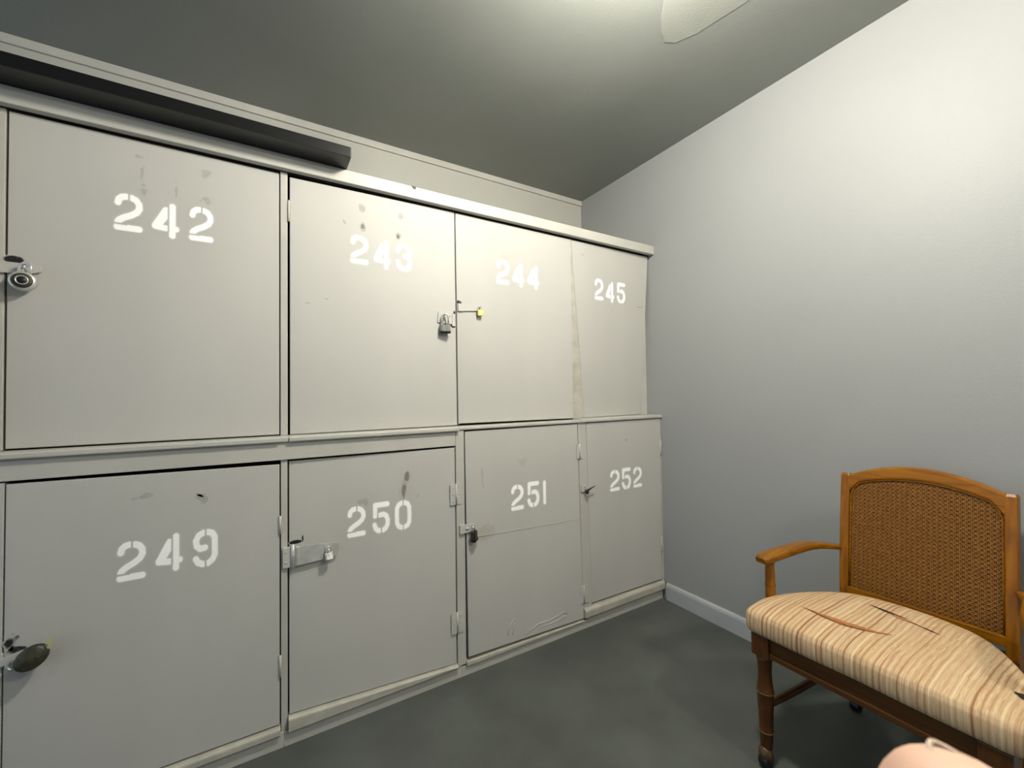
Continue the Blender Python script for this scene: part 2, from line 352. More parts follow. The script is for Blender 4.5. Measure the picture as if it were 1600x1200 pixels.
DIG = {
 '2': [[(.09, .735), (.115, .83), (.19, .895), (.285, .915)], [(.425, .905), (.53, .86), (.60, .76), (.61, .64), (.55, .53), (.41, .43), (.23, .345), (.125, .27), (.095, .225)], [(.075, .08), (.61, .08)]],
 '4': [[(.095, .32), (.36, .79)], [(.095, .305), (.22, .42), (.345, .62)], [(.095, .30), (.36, .275)], [(.525, .915), (.525, .085)], [(.525, .285), (.62, .285)]],
 '3': [[(.09, .715), (.13, .83), (.22, .90), (.265, .91)], [(.42, .91), (.54, .845), (.605, .72), (.57, .60), (.46, .535), (.39, .53)], [(.46, .53), (.575, .46), (.615, .31), (.56, .165), (.44, .09)], [(.09, .30), (.14, .18), (.22, .105), (.28, .09)]],
 '5': [[(.60, .92), (.115, .92), (.115, .575)], [(.30, .585), (.43, .60), (.55, .54), (.61, .40), (.60, .25), (.53, .135), (.43, .085)], [(.09, .285), (.135, .17), (.21, .10), (.285, .085)]],
 '0': [[(.29, .915), (.17, .87), (.10, .75), (.09, .5), (.10, .25), (.17, .13), (.29, .085)], [(.42, .915), (.54, .87), (.61, .75), (.62, .5), (.61, .25), (.54, .13), (.42, .085)]],
 '9': [[(.29, .915), (.165, .86), (.09, .72), (.115, .58), (.21, .50), (.34, .515)], [(.42, .92), (.54, .88), (.61, .76), (.615, .30), (.55, .17), (.43, .09)], [(.09, .245), (.15, .14), (.28, .085)]],
 '1': [[(.13, .92), (.13, .08)]],
}
CUTS = {'2': [(.355, .80, .355, 1.0), (.0, .168, .30, .168)], '4': [(.426, .18, .426, .92)], '3': [(.345, .80, .345, 1.0), (.35, .0, .35, .22)], '5': [(.215, .44, .215, .70), (.355, .0, .355, .20)],
        '0': [(.355, .80, .355, 1.0), (.355, .0, .355, .20)], '9': [(.355, .80, .355, 1.0), (.355, .0, .355, .20), (.48, .38, .48, .64)], '1': []}
def digit(door, ch, x0, z0, w, h, seed):
    dw = .27 if ch == '1' else .70
    def fn(X, Z):
        u = (X - x0) / w * dw; v = (Z - z0) / h; d = np.full(u.shape, 9.0)
        for pl in DIG[ch]:
            for (ax, ay), (bx, by) in zip(pl[:-1], pl[1:]):
                vx, vy = bx - ax, by - ay; t = np.clip(((u - ax) * vx + (v - ay) * vy) / (vx * vx + vy * vy), 0, 1)
                d = np.minimum(d, np.hypot(u - ax - t * vx, v - ay - t * vy))
        d = d - .081
        for ax, ay, bx_, by_ in CUTS[ch]:
            vx, vy = bx_ - ax, by_ - ay; t = np.clip(((u - ax) * vx + (v - ay) * vy) / (vx * vx + vy * vy), 0, 1)
            d = np.maximum(d, .027 - np.hypot(u - ax - t * vx, v - ay - t * vy))
        core = 1 - np.clip((d + .010) / .028, 0, 1); core = core * core * (3 - 2 * core)
        spray = .16 * np.exp(-np.maximum(d, 0) / .05) * (.35 + .65 * vnoise(X, Z, 45, seed)) * (d > 0) - .015
        return np.maximum(core * (.93 + .07 * vnoise(X, Z, 300, seed + 1)), spray)
    m = .14 * h
    return decal('stencil_digit', door, fn, x0 - m, x0 + w + m, z0 - m, z0 + h + m, h / 84, 'white', label='white stencilled digit ' + ch)
def mark(door, mat, cx, cz, rx, rz, seed=0, rag=.5, ang=0, s=60, strength=1.0, hard=.35):
    ca, sa = math.cos(ang), math.sin(ang); R = max(rx, rz) * 1.5
    def fn(X, Z):
        a = ((X - cx) * ca + (Z - cz) * sa) / rx; c = (-(X - cx) * sa + (Z - cz) * ca) / rz
        d = np.hypot(a, c) + rag * (vnoise(X, Z, s, seed) - .5) * 2
        return strength * np.clip((1 - d) / hard, 0, 1) * (.55 + .45 * vnoise(X, Z, s * 4, seed + 3))
    ex = math.hypot(rx * ca, rz * sa) * 1.5; ez = math.hypot(rx * sa, rz * ca) * 1.5
    return decal('mark_or_notch_shade', door, fn, cx - ex, cx + ex, cz - ez, cz + ez, max(min(rx, rz) / 7, .0006), mat, lift=.0003)

# ------------------------------------------------------------------ lockers
DOORY = {}
def locker(num, quad, yf, offs, carcass, label):
    """quad: TL,TR,BR,BL corners (x,z) of the door; offs: y offset at each corner"""
    TL, TR, BR, BL = [np.array(q) for q in quad]
    x0, x1, z0, z1 = carcass
    root = empty('locker', ((x0 + x1) / 2, yf + .3, z0), label, 'locker', 'numbered lockers')
    b = MB(); t = .010; ya = yf + .026 if yf == 0 else yf + .048
    b.box(x0, x0 + t, ya, .60, z0, z1); b.box(x1 - t, x1, ya, .60, z0, z1)
    b.box(x0 + t, x1 - t, ya, .60, z0, z0 + t); b.box(x0 + t, x1 - t, ya, .60, z1 - t, z1); b.box(x0 + t, x1 - t, .59, .60, z0 + t, z1 - t)
    b.build('carcass', 'inside', root)
    n = 9; c = .0016; T = .017
    U = np.linspace(0, 1, n)
    def P(u, v): return TL * (1 - u) * (1 - v) + TR * u * (1 - v) + BR * u * v + BL * (1 - u) * v
    def O(u, v): return offs[0] * (1 - u) * (1 - v) + offs[1] * u * (1 - v) + offs[2] * u * v + offs[3] * (1 - u) * v
    wv = .5 * (np.linalg.norm(TR - TL)); 
    v_ = []; f_ = []
    eu = c / np.linalg.norm(TR - TL); ev = c / np.linalg.norm(BL - TL)
    for layer, (in_, dy) in enumerate(((1, 0), (0, c), (0, T))):
        for vv in U:
            for uu in U:
                u2 = uu * (1 - 2 * eu) + eu if in_ else uu; v2 = vv * (1 - 2 * ev) + ev if in_ else vv
                p = P(u2, v2); v_.append((p[0], yf + O(u2, v2) + dy, p[1]))
    N2 = n * n
    I = lambda l, r, k: l * N2 + r * n + k
    for r in range(n - 1):
        for k in range(n - 1):
            f_.append((I(0, r, k), I(0, r + 1, k), I(0, r + 1, k + 1), I(0, r, k + 1)))
            f_.append((I(2, r, k), I(2, r, k + 1), I(2, r + 1, k + 1), I(2, r + 1, k)))
    loop = [(0, k) for k in range(n)] + [(r, n - 1) for r in range(1, n)] + [(n - 1, k) for k in range(n - 2, -1, -1)] + [(r, 0) for r in range(n - 2, 0, -1)]
    for l in (0, 1):
        for a, d in zip(loop, loop[1:] + loop[:1]): f_.append((I(l, *a), I(l, *d), I(l + 1, *d), I(l + 1, *a)))
    b = MB().add(v_, f_); door = b.build('door', 'door', root)
    xl, xr = min(TL[0], BL[0]), max(TR[0], BR[0]); zb, zt = min(BL[1], BR[1]), max(TL[1], TR[1])
    DOORY[door.name] = lambda X, Z: yf + O(np.clip((X - xl) / (xr - xl), 0, 1), np.clip((zt - Z) / (zt - zb), 0, 1))
    for i, (ch, d) in enumerate(zip(num, NUM[num])): digit(door, ch, *d, seed=int(num) + i * 11)
    return root, door
NUM = {'242': [(-2.3041, 1.6518, 0.0649, 0.1118), (-2.2196, 1.6467, 0.0667, 0.11), (-2.1279, 1.6522, 0.0627, 0.11)],
 '243': [(-1.6458, 1.6523, 0.0651, 0.109), (-1.5605, 1.6456, 0.0629, 0.1117), (-1.476, 1.6473, 0.0661, 0.1116)],
 '244': [(-1.0198, 1.6533, 0.0658, 0.1108), (-0.9371, 1.6494, 0.0635, 0.1093), (-0.854, 1.6485, 0.0663, 0.1111)],
 '245': [(-0.4241, 1.6436, 0.0614, 0.1131), (-0.3445, 1.6392, 0.0637, 0.1114), (-0.2593, 1.6427, 0.0663, 0.1122)],
 '249': [(-2.2803, 0.6356, 0.063, 0.1096), (-2.1974, 0.6386, 0.0637, 0.1113), (-2.1102, 0.6344, 0.0628, 0.1139)],
 '250': [(-1.6682, 0.6424, 0.0633, 0.1084), (-1.5822, 0.64, 0.0646, 0.1132), (-1.5001, 0.6379, 0.0639, 0.1107)],
 '251': [(-0.9902, 0.6348, 0.0661, 0.1115), (-0.9061, 0.6348, 0.0671, 0.1147), (-0.8224, 0.6376, 0.0253, 0.1094)],
 '252': [(-0.3951, 0.6397, 0.0679, 0.1083), (-0.313, 0.6377, 0.0683, 0.1124), (-0.2277, 0.6388, 0.0661, 0.1088)]}
zU0, zU1 = 1.0225, 1.9645
L242, D242 = locker('242', [(-2.516, 1.933), (-1.8795, 1.931), (-1.8795, 1.0215), (-2.514, 1.0225)], YU, (0, .002, 0, 0), (-2.555, -1.866, zU0, zU1), 'upper grey locker stencilled 242 with a round dial padlock')
L243, D243 = locker('243', [(-1.8470, 1.925), (-1.2228, 1.933), (-1.2208, 1.0205), (-1.8470, 1.0195)], YU, (0, 0, -.002, 0), (-1.865, -1.219, zU0, zU1), 'upper grey locker stencilled 243 with four scraped spots above the number')
L244, D244 = locker('244', [(-1.2180, 1.932), (-.5885, 1.930), (-.5925, 1.0235), (-1.2150, 1.0265)], YU, (0, 0, -.004, -.002), (-1.218, -.551, zU0, zU1), 'upper grey locker stencilled 244 with a small brass padlock')
L245, D245 = locker('245', [(-.5825, 1.930), (-.0065, 1.936), (-.052, 1.0225), (-.5140, 1.0215)], YU, (0, .012, .045, .004), (-.550, -.004, zU0, zU1), 'upper grey locker stencilled 245 without any lock, beside the right wall')
zL0, zL1 = .052, .9985
L249, D249 = locker('249', [(-2.4935, .9355), (-1.8805, .926), (-1.8805, .079), (-2.4935, .081)], 0, (0, 0, 0, 0), (-2.555, -1.866, zL0, zL1), 'lower grey locker stencilled 249 with a tarnished padlock at its left edge')
L250, D250 = locker('250', [(-1.8525, .933), (-1.2535, .933), (-1.2545, .0635), (-1.8525, .0985)], 0, (.010, 0, 0, .003), (-1.865, -1.234, zL0, zL1), 'lower grey locker stencilled 250 with a wide zinc hasp')
L251, D251 = locker('251', [(-1.2080, .996), (-.6065, .999), (-.5925, .0550), (-1.2045, .0750)], 0, (0, 0, -.005, -.008), (-1.233, -.572, zL0, zL1), 'lower grey locker stencilled 251 with a brown padlock and a patched panel')
L252, D252 = locker('252', [(-.5495, .999), (-.0035, 1.000), (-.0210, .1065), (-.5295, .1080)], 0, (0, 0, 0, .006), (-.571, -.004, zL0, zL1), 'lower grey locker stencilled 252 in the corner beside the baseboard')

# scraped spots, stains and chips in the paint; shade of hasp notches painted flat
for i, (x, z) in enumerate(((-1.602, 1.869), (-1.455, 1.867), (-1.600, 1.795), (-1.463, 1.788))): mark(D243, 'scar', x, z, .014, .017, 20 + i, .35, strength=.75)
mark(D243, 'brown', -1.600, 1.797, .007, .010, 31, .5, strength=.35); mark(D243, 'brown', -1.466, 1.784, .006, .010, 33, .5, strength=.6)
mark(D243, 'brown', -1.668, 1.803, .004, .010, 35, .4, .5, 90, .6)
mark(D243, 'dark', -1.792, 1.485, .012, .0016, 36, .4, 0, 90, .5); mark(D243, 'dark', -1.729, 1.506, .008, .0014, 37, .4, 0, 90, .7)
for i, (x, z, rx, rz) in enumerate(((-2.245, 1.884, .012, .008), (-2.089, 1.876, .016, .014), (-2.237, 1.784, .009, .013), (-2.085, 1.789, .016, .013), (-2.16, 1.80, .004, .03), (-2.24, 1.84, .005, .02))): mark(D242, 'scar', x, z, rx, rz, 40 + i, .7, strength=.55, s=110)
mark(D244, 'scar', -.968, 1.78, .02, .016, 51, .6, strength=.16); mark(D245, 'brown', -.506, 1.865, .008, .008, 52, .5, strength=.6)
mark(D245, 'dark', -.075, 1.637, .032, .0016, 53, .3, 0, 60, .6); mark(D245, 'scar', -.29, 1.60, .008, .005, 54, .5, strength=.5)
mark(D249, 'scar', -2.227, .868, .022, .008, 55, .6, .25, strength=.6); mark(D249, 'scar', -2.084, .843, .018, .012, 56, .7, -.4, strength=.6); mark(D249, 'scar', -2.09, .852, .014, .005, 57, .6, -.6, strength=.5)
mark(D250, 'tan', -1.458, .812, .013, .050, 58, .25, -.10, 50, .55); mark(D250, 'tan', -1.449, .842, .011, .018, 59, .3, -.3, 60, .7); mark(D250, 'tan', -1.475, .765, .012, .035, 60, .5, -.25, 60, .35)
mark(D250, 'scar', -1.615, .764, .016, .016, 61, .7, strength=.5); mark(D250, 'scar', -1.41, .76, .007, .007, 62, .6, strength=.4)
mark(D251, 'tan', -1.115, .565, .042, .034, 63, .28, strength=.55, hard=.2); mark(D251, 'scar', -1.131, .80, .006, .045, 64, .5, .08, 80, .5); mark(D251, 'scar', -.93, .845, .02, .016, 65, .8, strength=.25)
mark(D252, 'scar', -.277, .899, .009, .008, 66, .5, -.5, 90, .7)
mark(D250, 'dark', -1.832, .660, .021, .0065, 67, .15, 0, 60, 1.8, .2); mark(D250, 'dark', -1.8115, .668, .0026, .012, 68, .1, 0, 60, 1.8, .2)  # notches by the hasps: flat dark decals stand in for their shade
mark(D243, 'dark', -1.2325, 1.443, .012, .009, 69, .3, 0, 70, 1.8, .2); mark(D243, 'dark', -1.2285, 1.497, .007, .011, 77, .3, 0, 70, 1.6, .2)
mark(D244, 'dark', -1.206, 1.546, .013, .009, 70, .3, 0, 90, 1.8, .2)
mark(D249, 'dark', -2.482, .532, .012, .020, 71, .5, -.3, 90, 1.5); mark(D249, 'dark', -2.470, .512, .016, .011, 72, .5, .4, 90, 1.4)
mark(D249, 'scar', -2.43, .455, .05, .035, 73, .6, .4, 40, .25)
# patched lower panel on 251: a fine ridge line and peeled wrinkles
b = MB(); b.sweep([(-1.195, -.0052, .556), (-.90, -.0035, .546), (-.606, -.0022, .535)], circ(.0014, 6)); b.build('patch_ridge', 'hardware', D251)
b = MB(); b.sweep([(-1.02, -.0068, .105), (-1.015, -.0068, .135), (-.99, -.0066, .165), (-.975, -.0066, .160)], circ(.0018, 6)); b.sweep([(-.995, -.0068, .10), (-.985, -.0066, .15)], circ(.0015, 6))
b.sweep([(-.93, -.0066, .083), (-.86, -.0064, .108), (-.79, -.006, .106), (-.72, -.006, .118), (-.69, -.006, .108)], circ(.002, 6)); b.sweep([(-.84, -.0064, .088), (-.76, -.006, .09), (-.70, -.006, .10)], circ(.0017, 6))
b.build('paint_wrinkle', 'hardware', D251)

# hinges, one object each, under their doors
def hinge(door, x, z, y, w=.022, h=.075, mat='hardware', screws=True):
    b = MB().box(x - w, x - .001, y - .0022, y + .0, z - h / 2, z + h / 2, .0006); b.box(x + .001, x + w, y - .0022, y + .0, z - h / 2, z + h / 2, .0006)
    b.lathe([(.0034, -h / 2), (.0034, h / 2)], Matrix.Translation((x, y - .003, z)), 8)
    if screws:
        for sx in (-1, 1):
            for dz in (-.32, 0, .32): b.lathe([(.0032, -.0008), (.0032, .0006), (.001, .0012)], Matrix.Translation((x + sx * w * .55, y - .0022, z + dz * h)) @ Matrix.Rotation(math.radians(90), 4, 'X'), 8)
    return b.build('hinge', mat, door)
hinge(D250, -1.252, .744, -.004, .026, .085); hinge(D250, -1.2525, .227, -.004, .026, .085)
hinge(D251, -.5985, .864, -.003, .018, .07, screws=False); hinge(D251, -.5885, .170, -.004, .026, .085)
hinge(D252, -.0035 - .008, .835, -.001, .009, .08, screws=False); hinge(D252, -.0150 - .006, .299, -.001, .009, .09, screws=False)
hinge(D243, -1.8505, 1.802, YU - .001, .004, .075, screws=False); hinge(D249, -1.8790, .727, -.0005, .005, .06, screws=False); hinge(D249, -1.8790, .267, -.0005, .005, .07, screws=False)

# ------------------------------------------------------------------ hasps (parts of the doors) and padlocks (things)
def staple(b, x, y, z, w=.012, d=.014, r=.002):
    pts = [(x, y + .002, z - w / 2)] + [(x, y - d * math.sin(math.pi * i / 8), z - w / 2 * math.cos(math.pi * i / 8)) for i in range(1, 8)] + [(x, y + .002, z + w / 2)]
    b.sweep(pts, circ(r, 8), up=(1, 0, 0))
def screw(b, x, y, z, r=.0035): b.lathe([(r, 0), (r, .0008), (r * .5, .0018), (0, .002)], Matrix.Translation((x, y, z)) @ Matrix.Rotation(math.radians(90), 4, 'X'), 10)
# 250: wide zinc hasp
b = MB().prism([(-1.836, .584), (-1.712, .592), (-1.700, .602), (-1.700, .634), (-1.708, .641), (-1.836, .650)], -.0100, -.0074, .0008)
b.prism([(-1.832, .587), (-1.822, .5875), (-1.822, .647), (-1.832, .6475)], -.0125, -.0095, .001)
b.prism([(-1.76, .600), (-1.75, .5945), (-1.745, .600), (-1.748, .612)], -.0115, -.0098, .0006)
b.prism([(-1.750, .637), (-1.744, .640), (-1.738, .625), (-1.744, .622)], -.0112, -.0098, .0006)
hs = b.build('hasp', 'zinc', D250, 'shiny zinc hasp strap')
MB().lathe([(.004, -.041), (.0062, -.040), (.0062, .040), (.004, .041)], Matrix.Translation((-1.8425, -.008, .617)), 14).build('hasp', 'zinc', D250)
b = MB().box(-1.872, -1.848, -.0065, .0035, .583, .650, .0012); screw(b, -1.863, -.0065, .635); screw(b, -1.863, -.0065, .60); b.build('hasp', 'hardware', D250)
b = MB(); staple(b, -1.7345, -.009, .621, .016, .017, .0024); b.build('hasp_staple', 'zinc', D250)
# 243: painted hasp at its right edge
b = MB().prism([(-1.305, 1.452), (-1.240, 1.448), (-1.240, 1.490), (-1.302, 1.496)], YU - .0065, YU - .0035, .0008); b.box(-1.241, -1.2265, YU - .009, YU - .0025, 1.440, 1.493, .001); screw(b, -1.25, YU - .0065, 1.482)
b.build('hasp', 'hardware', D243); b = MB(); staple(b, -1.279, YU - .004, 1.474, .018, .020, .0024); b.build('hasp_staple', 'lam', D243)
# 244: painted strap to a small staple
b = MB().box(-1.2135, -1.192, YU - .009, YU - .0035, 1.507, 1.540, .001); b.prism([(-1.193, 1.509), (-1.118, 1.5155), (-1.108, 1.522), (-1.108, 1.540), (-1.193, 1.540)], YU - .0075, YU - .0045, .0008)
b.build('hasp', 'hardware', D244); b = MB(); staple(b, -1.116, YU - .005, 1.527, .014, .016, .0022); b.build('hasp_staple', 'tarnish', D244)
# 242: strap reaching over from the left edge
b = MB().prism([(-2.530, 1.490), (-2.462, 1.496), (-2.448, 1.502), (-2.448, 1.516), (-2.458, 1.520), (-2.530, 1.522)], YU - .0085, YU - .005, .0009); b.build('hasp', 'hardware', D242)
b = MB(); staple(b, -2.474, YU - .006, 1.507, .018, .022, .0026); b.build('hasp_staple', 'steel', D242)
mark(D242, 'dark', -2.503, 1.530, .020, .012, 75, .15, 0, 60, 1.6, .2)  # shade inside the hasp notch, painted as a flat dark decal
# 251: painted strap across post and door
b = MB().prism([(-1.239, .581), (-1.180, .585), (-1.170, .592), (-1.170, .612), (-1.178, .617), (-1.239, .617)], -.0135, -.0098, .0009); b.lathe([(.0035, -.008), (.0035, .008)], Matrix.Translation((-1.208, -.015, .600)) @ Matrix.Rotation(math.radians(90), 4, 'Y'), 10)
b.box(-1.239, -1.214, -.010, -.003, .583, .616, .001); b.build('hasp', 'hardware', D251); b = MB(); staple(b, -1.182, -.010, .600, .018, .020, .0024); b.build('hasp_staple', 'lam', D251)
# 252: small swivel latch with a black pin
b = MB().box(-.592, -.566, -.0065, -.0008, .664, .698, .001); b.box(-.5655, -.552, -.008, -.0008, .668, .690, .001); b.build('latch', 'hardware', D252)
b = MB(); staple(b, -.572, -.006, .680, .014, .018, .0022); b.build('latch_staple', 'lam', D252)
b = MB().lathe([(0, -.010), (.007, -.009), (.0095, -.003), (.0095, .004), (.006, .009), (0, .010)], Matrix.Translation((-.570, -.022, .667)), 14)
b.sweep([(-.566, -.022, .674), (-.548, -.024, .681), (-.522, -.026, .691)], circ(.0036, 8), scale=[1.25, 1, .55]); b.build('latch_pin', 'black', D252, 'small black latch pin')
# 249: pale painted hasp arm
b = MB().prism([(-2.515, .478), (-2.460, .487), (-2.448, .494), (-2.447, .508), (-2.458, .510), (-2.515, .494)], -.012, -.007, .001); b.box(-2.515, -2.492, -.0075, -.002, .476, .512, .001); b.build('hasp', 'hardware', D249)
b = MB(); staple(b, -2.452, -.008, .500, .018, .022, .0026); b.build('hasp_staple', 'tarnish', D249)
mark(D249, 'pale', -2.400, .528, .006, .016, 76, .4, -.15, 60, .6)

def shackle(root, x, y, z, w, h, r, mat, M4, name='shackle'):
    p = [(-w, 0, 0), (-w, 0, h - w)] + [(w * math.cos(math.pi - math.pi * i / 8), 0, h - w + w * math.sin(math.pi * i / 8)) for i in range(1, 8)] + [(w, 0, h - w), (w, 0, 0)]
    pts = [M4 @ Vector(q) for q in p]
    return MB().sweep(pts, circ(r, 8), up=M4.to_3x3() @ Vector((0, 1, 0))).build(name, mat, root)
def laminated(name, loc, w, h, d, rot, bodymat, shmat, label, sh_h, bumper='black'):
    """loc: point where the shackle hangs; body below it"""
    root = empty(name, loc, label, 'padlock', 'padlocks on the lockers')
    A = Matrix.Translation(loc) @ rot
    zt = -sh_h + .006; n = 7; b = MB(); hh = h / n
    for i in range(n):
        bm = bmesh.new(); bmesh.ops.create_cube(bm, size=1)
        for q in bm.verts: q.co = (q.co.x * w, q.co.y * d, zt - hh * (i + .5) + q.co.z * hh * .96)
        bmesh.ops.bevel(bm, geom=[e for e in bm.edges if abs(e.verts[0].co.z - e.verts[1].co.z) > 1e-5], offset=d * .22, segments=2, affect='EDGES')
        bmesh.ops.bevel(bm, geom=[e for e in bm.edges if abs(e.verts[0].co.z - e.verts[1].co.z) < 1e-5], offset=.0006, segments=1, affect='EDGES')
        b._bm(bm, False, A)
    b.build('body', bodymat, root)
    if bumper:
        bm = bmesh.new(); bmesh.ops.create_cube(bm, size=1)
        for q in bm.verts: q.co = (q.co.x * w * 1.08, q.co.y * d * 1.12, zt - h - .003 + q.co.z * .010)
        bmesh.ops.bevel(bm, geom=bm.edges[:], offset=.0025, segments=2, affect='EDGES')
        b = MB(); b._bm(bm, False, A); b.build('bumper', bumper, root)
    shackle(root, 0, 0, 0, w * .30, sh_h + .002, w * .085, shmat, A @ Matrix.Translation((0, 0, -sh_h + .003)))
    return root
def R(a, ax): return Matrix.Rotation(math.radians(a), 4, ax)
laminated('padlock', (-1.279, YU - .025, 1.480), .041, .028, .022, R(-18, 'Z') @ R(3, 'X'), 'lam', 'steel', 'steel laminated padlock with black base hanging on locker 243', .045)
laminated('padlock', (-1.184, -.026, .607), .030, .034, .020, R(40, 'Z') @ R(-6, 'Y'), 'lambrown', 'steel', 'rusty brown padlock with black base hanging on locker 251', .026)
laminated('padlock', (-1.7345, -.022, .629), .024, .023, .013, R(8, 'Z') @ R(-4, 'Y'), 'steel', 'steel', 'small shiny steel padlock on the zinc hasp of locker 250', .022, bumper=None)
def brass_lock(loc, label):
    root = empty('padlock', loc, label, 'padlock', 'padlocks on the lockers'); A = Matrix.Translation(loc) @ R(-8, 'Z')
    bm = bmesh.new(); bmesh.ops.create_cube(bm, size=1)
    for q in bm.verts: q.co = (q.co.x * .024, q.co.y * .012, -.024 + q.co.z * .026)
    bmesh.ops.bevel(bm, geom=bm.edges[:], offset=.002, segments=2, affect='EDGES'); b = MB(); b._bm(bm, False, A); b.build('body', 'brass', root)
    MB().lathe([(.0035, 0), (.0035, .0008), (.002, .001)], A @ Matrix.Translation((0, 0, -.0372)) @ R(180, 'X'), 10).build('keyhole', 'black', root)
    shackle(root, 0, 0, 0, .0075, .020, .002, 'steel', A @ Matrix.Translation((0, 0, -.016)))
brass_lock((-1.113, YU - .018, 1.530), 'small brass padlock hanging on locker 244')
# round dial lock on 242
loc = (-2.474, YU - .026, 1.512); root = empty('padlock', loc, 'round chrome combination padlock with black dial on locker 242', 'padlock', 'padlocks on the lockers')
A = Matrix.Translation((-2.476, YU - .029, 1.468)) @ R(90, 'X') @ R(12, 'Y')
MB().lathe([(0, -.012), (.021, -.012), (.0255, -.008), (.0255, .006), (.0235, .0095), (.0205, .0105), (0, .0105)], A, 32).build('body', 'steel', root)
b = MB().lathe([(.0195, .0105), (.0195, .0120), (.0165, .0135), (.0135, .0135)], A, 32)
for i in range(20):
    a = 2 * math.pi * i / 20; b.lathe([(.0006, .0132), (.0006, .0142)], A @ Matrix.Translation((.0165 * math.cos(a), .0165 * math.sin(a), 0)), 5)
b.build('dial', 'tarnish', root)
MB().lathe([(.0125, .0125), (.0122, .0185), (.0112, .0195), (.0096, .0185), (.0094, .0165)], A, 28).build('dial_ring', 'steel', root)
MB().lathe([(.0094, .0150), (.0094, .0172), (.0085, .0178), (0, .0178)], A, 24).build('knob', 'black', root)
shackle(root, 0, 0, 0, .0125, .034, .0036, 'steel', Matrix.Translation((-2.475, YU - .028, 1.484)) @ R(8, 'Y') @ R(-20, 'Z'))
# tarnished padlock on 249
loc = (-2.440, -.028, .510); root = empty('padlock', loc, 'dark tarnished padlock with a yellow tag on locker 249', 'padlock', 'padlocks on the lockers')
A = Matrix.Translation((-2.431, -.038, .498)) @ R(-38, 'Y') @ R(10, 'Z')
MB().lathe([(0, -.012), (.020, -.0115), (.0245, -.007), (.0255, 0), (.0245, .007), (.020, .0115), (0, .012)], A @ Matrix.Diagonal((1.30, 1, 1.08, 1)) @ R(90, 'X'), 24).build('body', 'tarnish', root)
MB().lathe([(.006, .009), (.0055, .0115), (.003, .012), (0, .012)], A @ Matrix.Translation((.008, 0, -.005)) @ R(90, 'X'), 12).build('keyhole', 'lambrown', root)
shackle(root, 0, 0, 0, .011, .030, .0034, 'lam', A @ R(-62, 'Y') @ Matrix.Translation((0, 0, .012)))
b = MB().prism([(-2.4085, .518), (-2.4015, .510), (-2.396, .516), (-2.394, .532), (-2.397, .5385), (-2.4055, .537), (-2.4075, .530), (-2.4025, .529)], -.040, -.0385, .0005); b.build("tag", 'brass', root, 'small yellow tag')
M['tagyellow'] = paint('yellow_tag', (.72, .68, .36), .5, .05, 30, 0); root.children[-1].data.materials[0] = M['tagyellow']
b = MB().sweep([(-2.412, -.041, .512), (-2.407, -.041, .518), (-2.402, -.0400, .522)], circ(.0013, 6)); b.build('tag_wire', 'tarnish', root)

# ------------------------------------------------------------------ long dark channel on top of the lockers
ch = empty('metal_channel', (-2.14, .03, 1.9868), 'long dark metal channel lying on the locker top, overhanging the front', 'metal channel')
MB().box(-2.63, -1.664, -.070, .130, 1.9870, 2.0235, .002).build('housing', 'channel', ch)
MB().box(-1.6638, -1.662, -.069, .129, 1.9880, 2.0225, .0005).build('end_cap', 'channel', ch)

# ------------------------------------------------------------------ armchair
YC = -1.103
chair = empty('armchair', (-.38, YC, 0), 'wooden armchair with cane back and torn striped seat against the wall', 'armchair')
# seat cushion
half = [(-.628, .0), (-.632, .10), (-.632, .20), (-.632, .268), (-.626, .280), (-.606, .287), (-.55, .2915), (-.507, .2915), (-.44, .277), (-.38, .255), (-.33, .231), (-.284, .203), (-.245, .172), (-.218, .138), (-.202, .09), (-.193, .045), (-.191, 0)]
outline = [(x, YC + h) for x, h in half] + [(x, YC - h) for x, h in half[-2:0:-1]]
def resample(pts, n):
    P = np.array(pts + [pts[0]]); d = np.r_[0, np.cumsum(np.hypot(*np.diff(P, axis=0).T))]; t = np.linspace(0, d[-1], n, endpoint=False)
    return np.stack([np.interp(t, d, P[:, 0]), np.interp(t, d, P[:, 1])], -1)
OL = resample(outline, 120)
for _ in range(1): OL = (np.roll(OL, 1, 0) + 2 * OL + np.roll(OL, -1, 0)) / 4
nrm = np.roll(OL, -1, 0) - np.roll(OL, 1, 0); nrm = np.stack([nrm[:, 1], -nrm[:, 0]], -1); nrm /= np.linalg.norm(nrm, axis=1)[:, None]
cen = np.array([-.42, YC])
if ((OL + nrm * .01 - cen) ** 2).sum() < ((OL - cen) ** 2).sum(): nrm = -nrm
def seat_top(x, y):
    d = np.min(np.hypot(OL[:, 0][:, None] - np.atleast_1d(x), OL[:, 1][:, None] - np.atleast_1d(y)), 0)
    return .462 + .021 * (1 - np.exp(-d / .055)) - .006 * np.exp(-(((np.atleast_1d(x) + .42) / .10) ** 2 + ((np.atleast_1d(y) - YC) / .12) ** 2))
rings = []
for ins, z in ((.012, .402), (.003, .405), (0, .414), (-.001, .432), (.0, .450), (.002, .457), (.006, .4615)): q = OL - nrm * ins; rings.append(np.c_[q, np.full(len(q), z)])
for k in (.965, .92, .85, .75, .62, .48, .34, .2, .08): q = cen + (OL - cen) * k; rings.append(np.c_[q, seat_top(q[:, 0], q[:, 1])])
V = np.concatenate(rings); nn = len(OL); F = []
for r in range(len(rings) - 1):
    for i in range(nn): j = (i + 1) % nn; F.append((r * nn + i, r * nn + j, (r + 1) * nn + j, (r + 1) * nn + i))
F.append(tuple(range(nn))[::-1]); F.append(tuple((len(rings) - 1) * nn + i for i in range(nn)))
seat = MB().add(V, F, True).build('seat', 'fabric', chair, 'torn seat cushion with beige stripes')
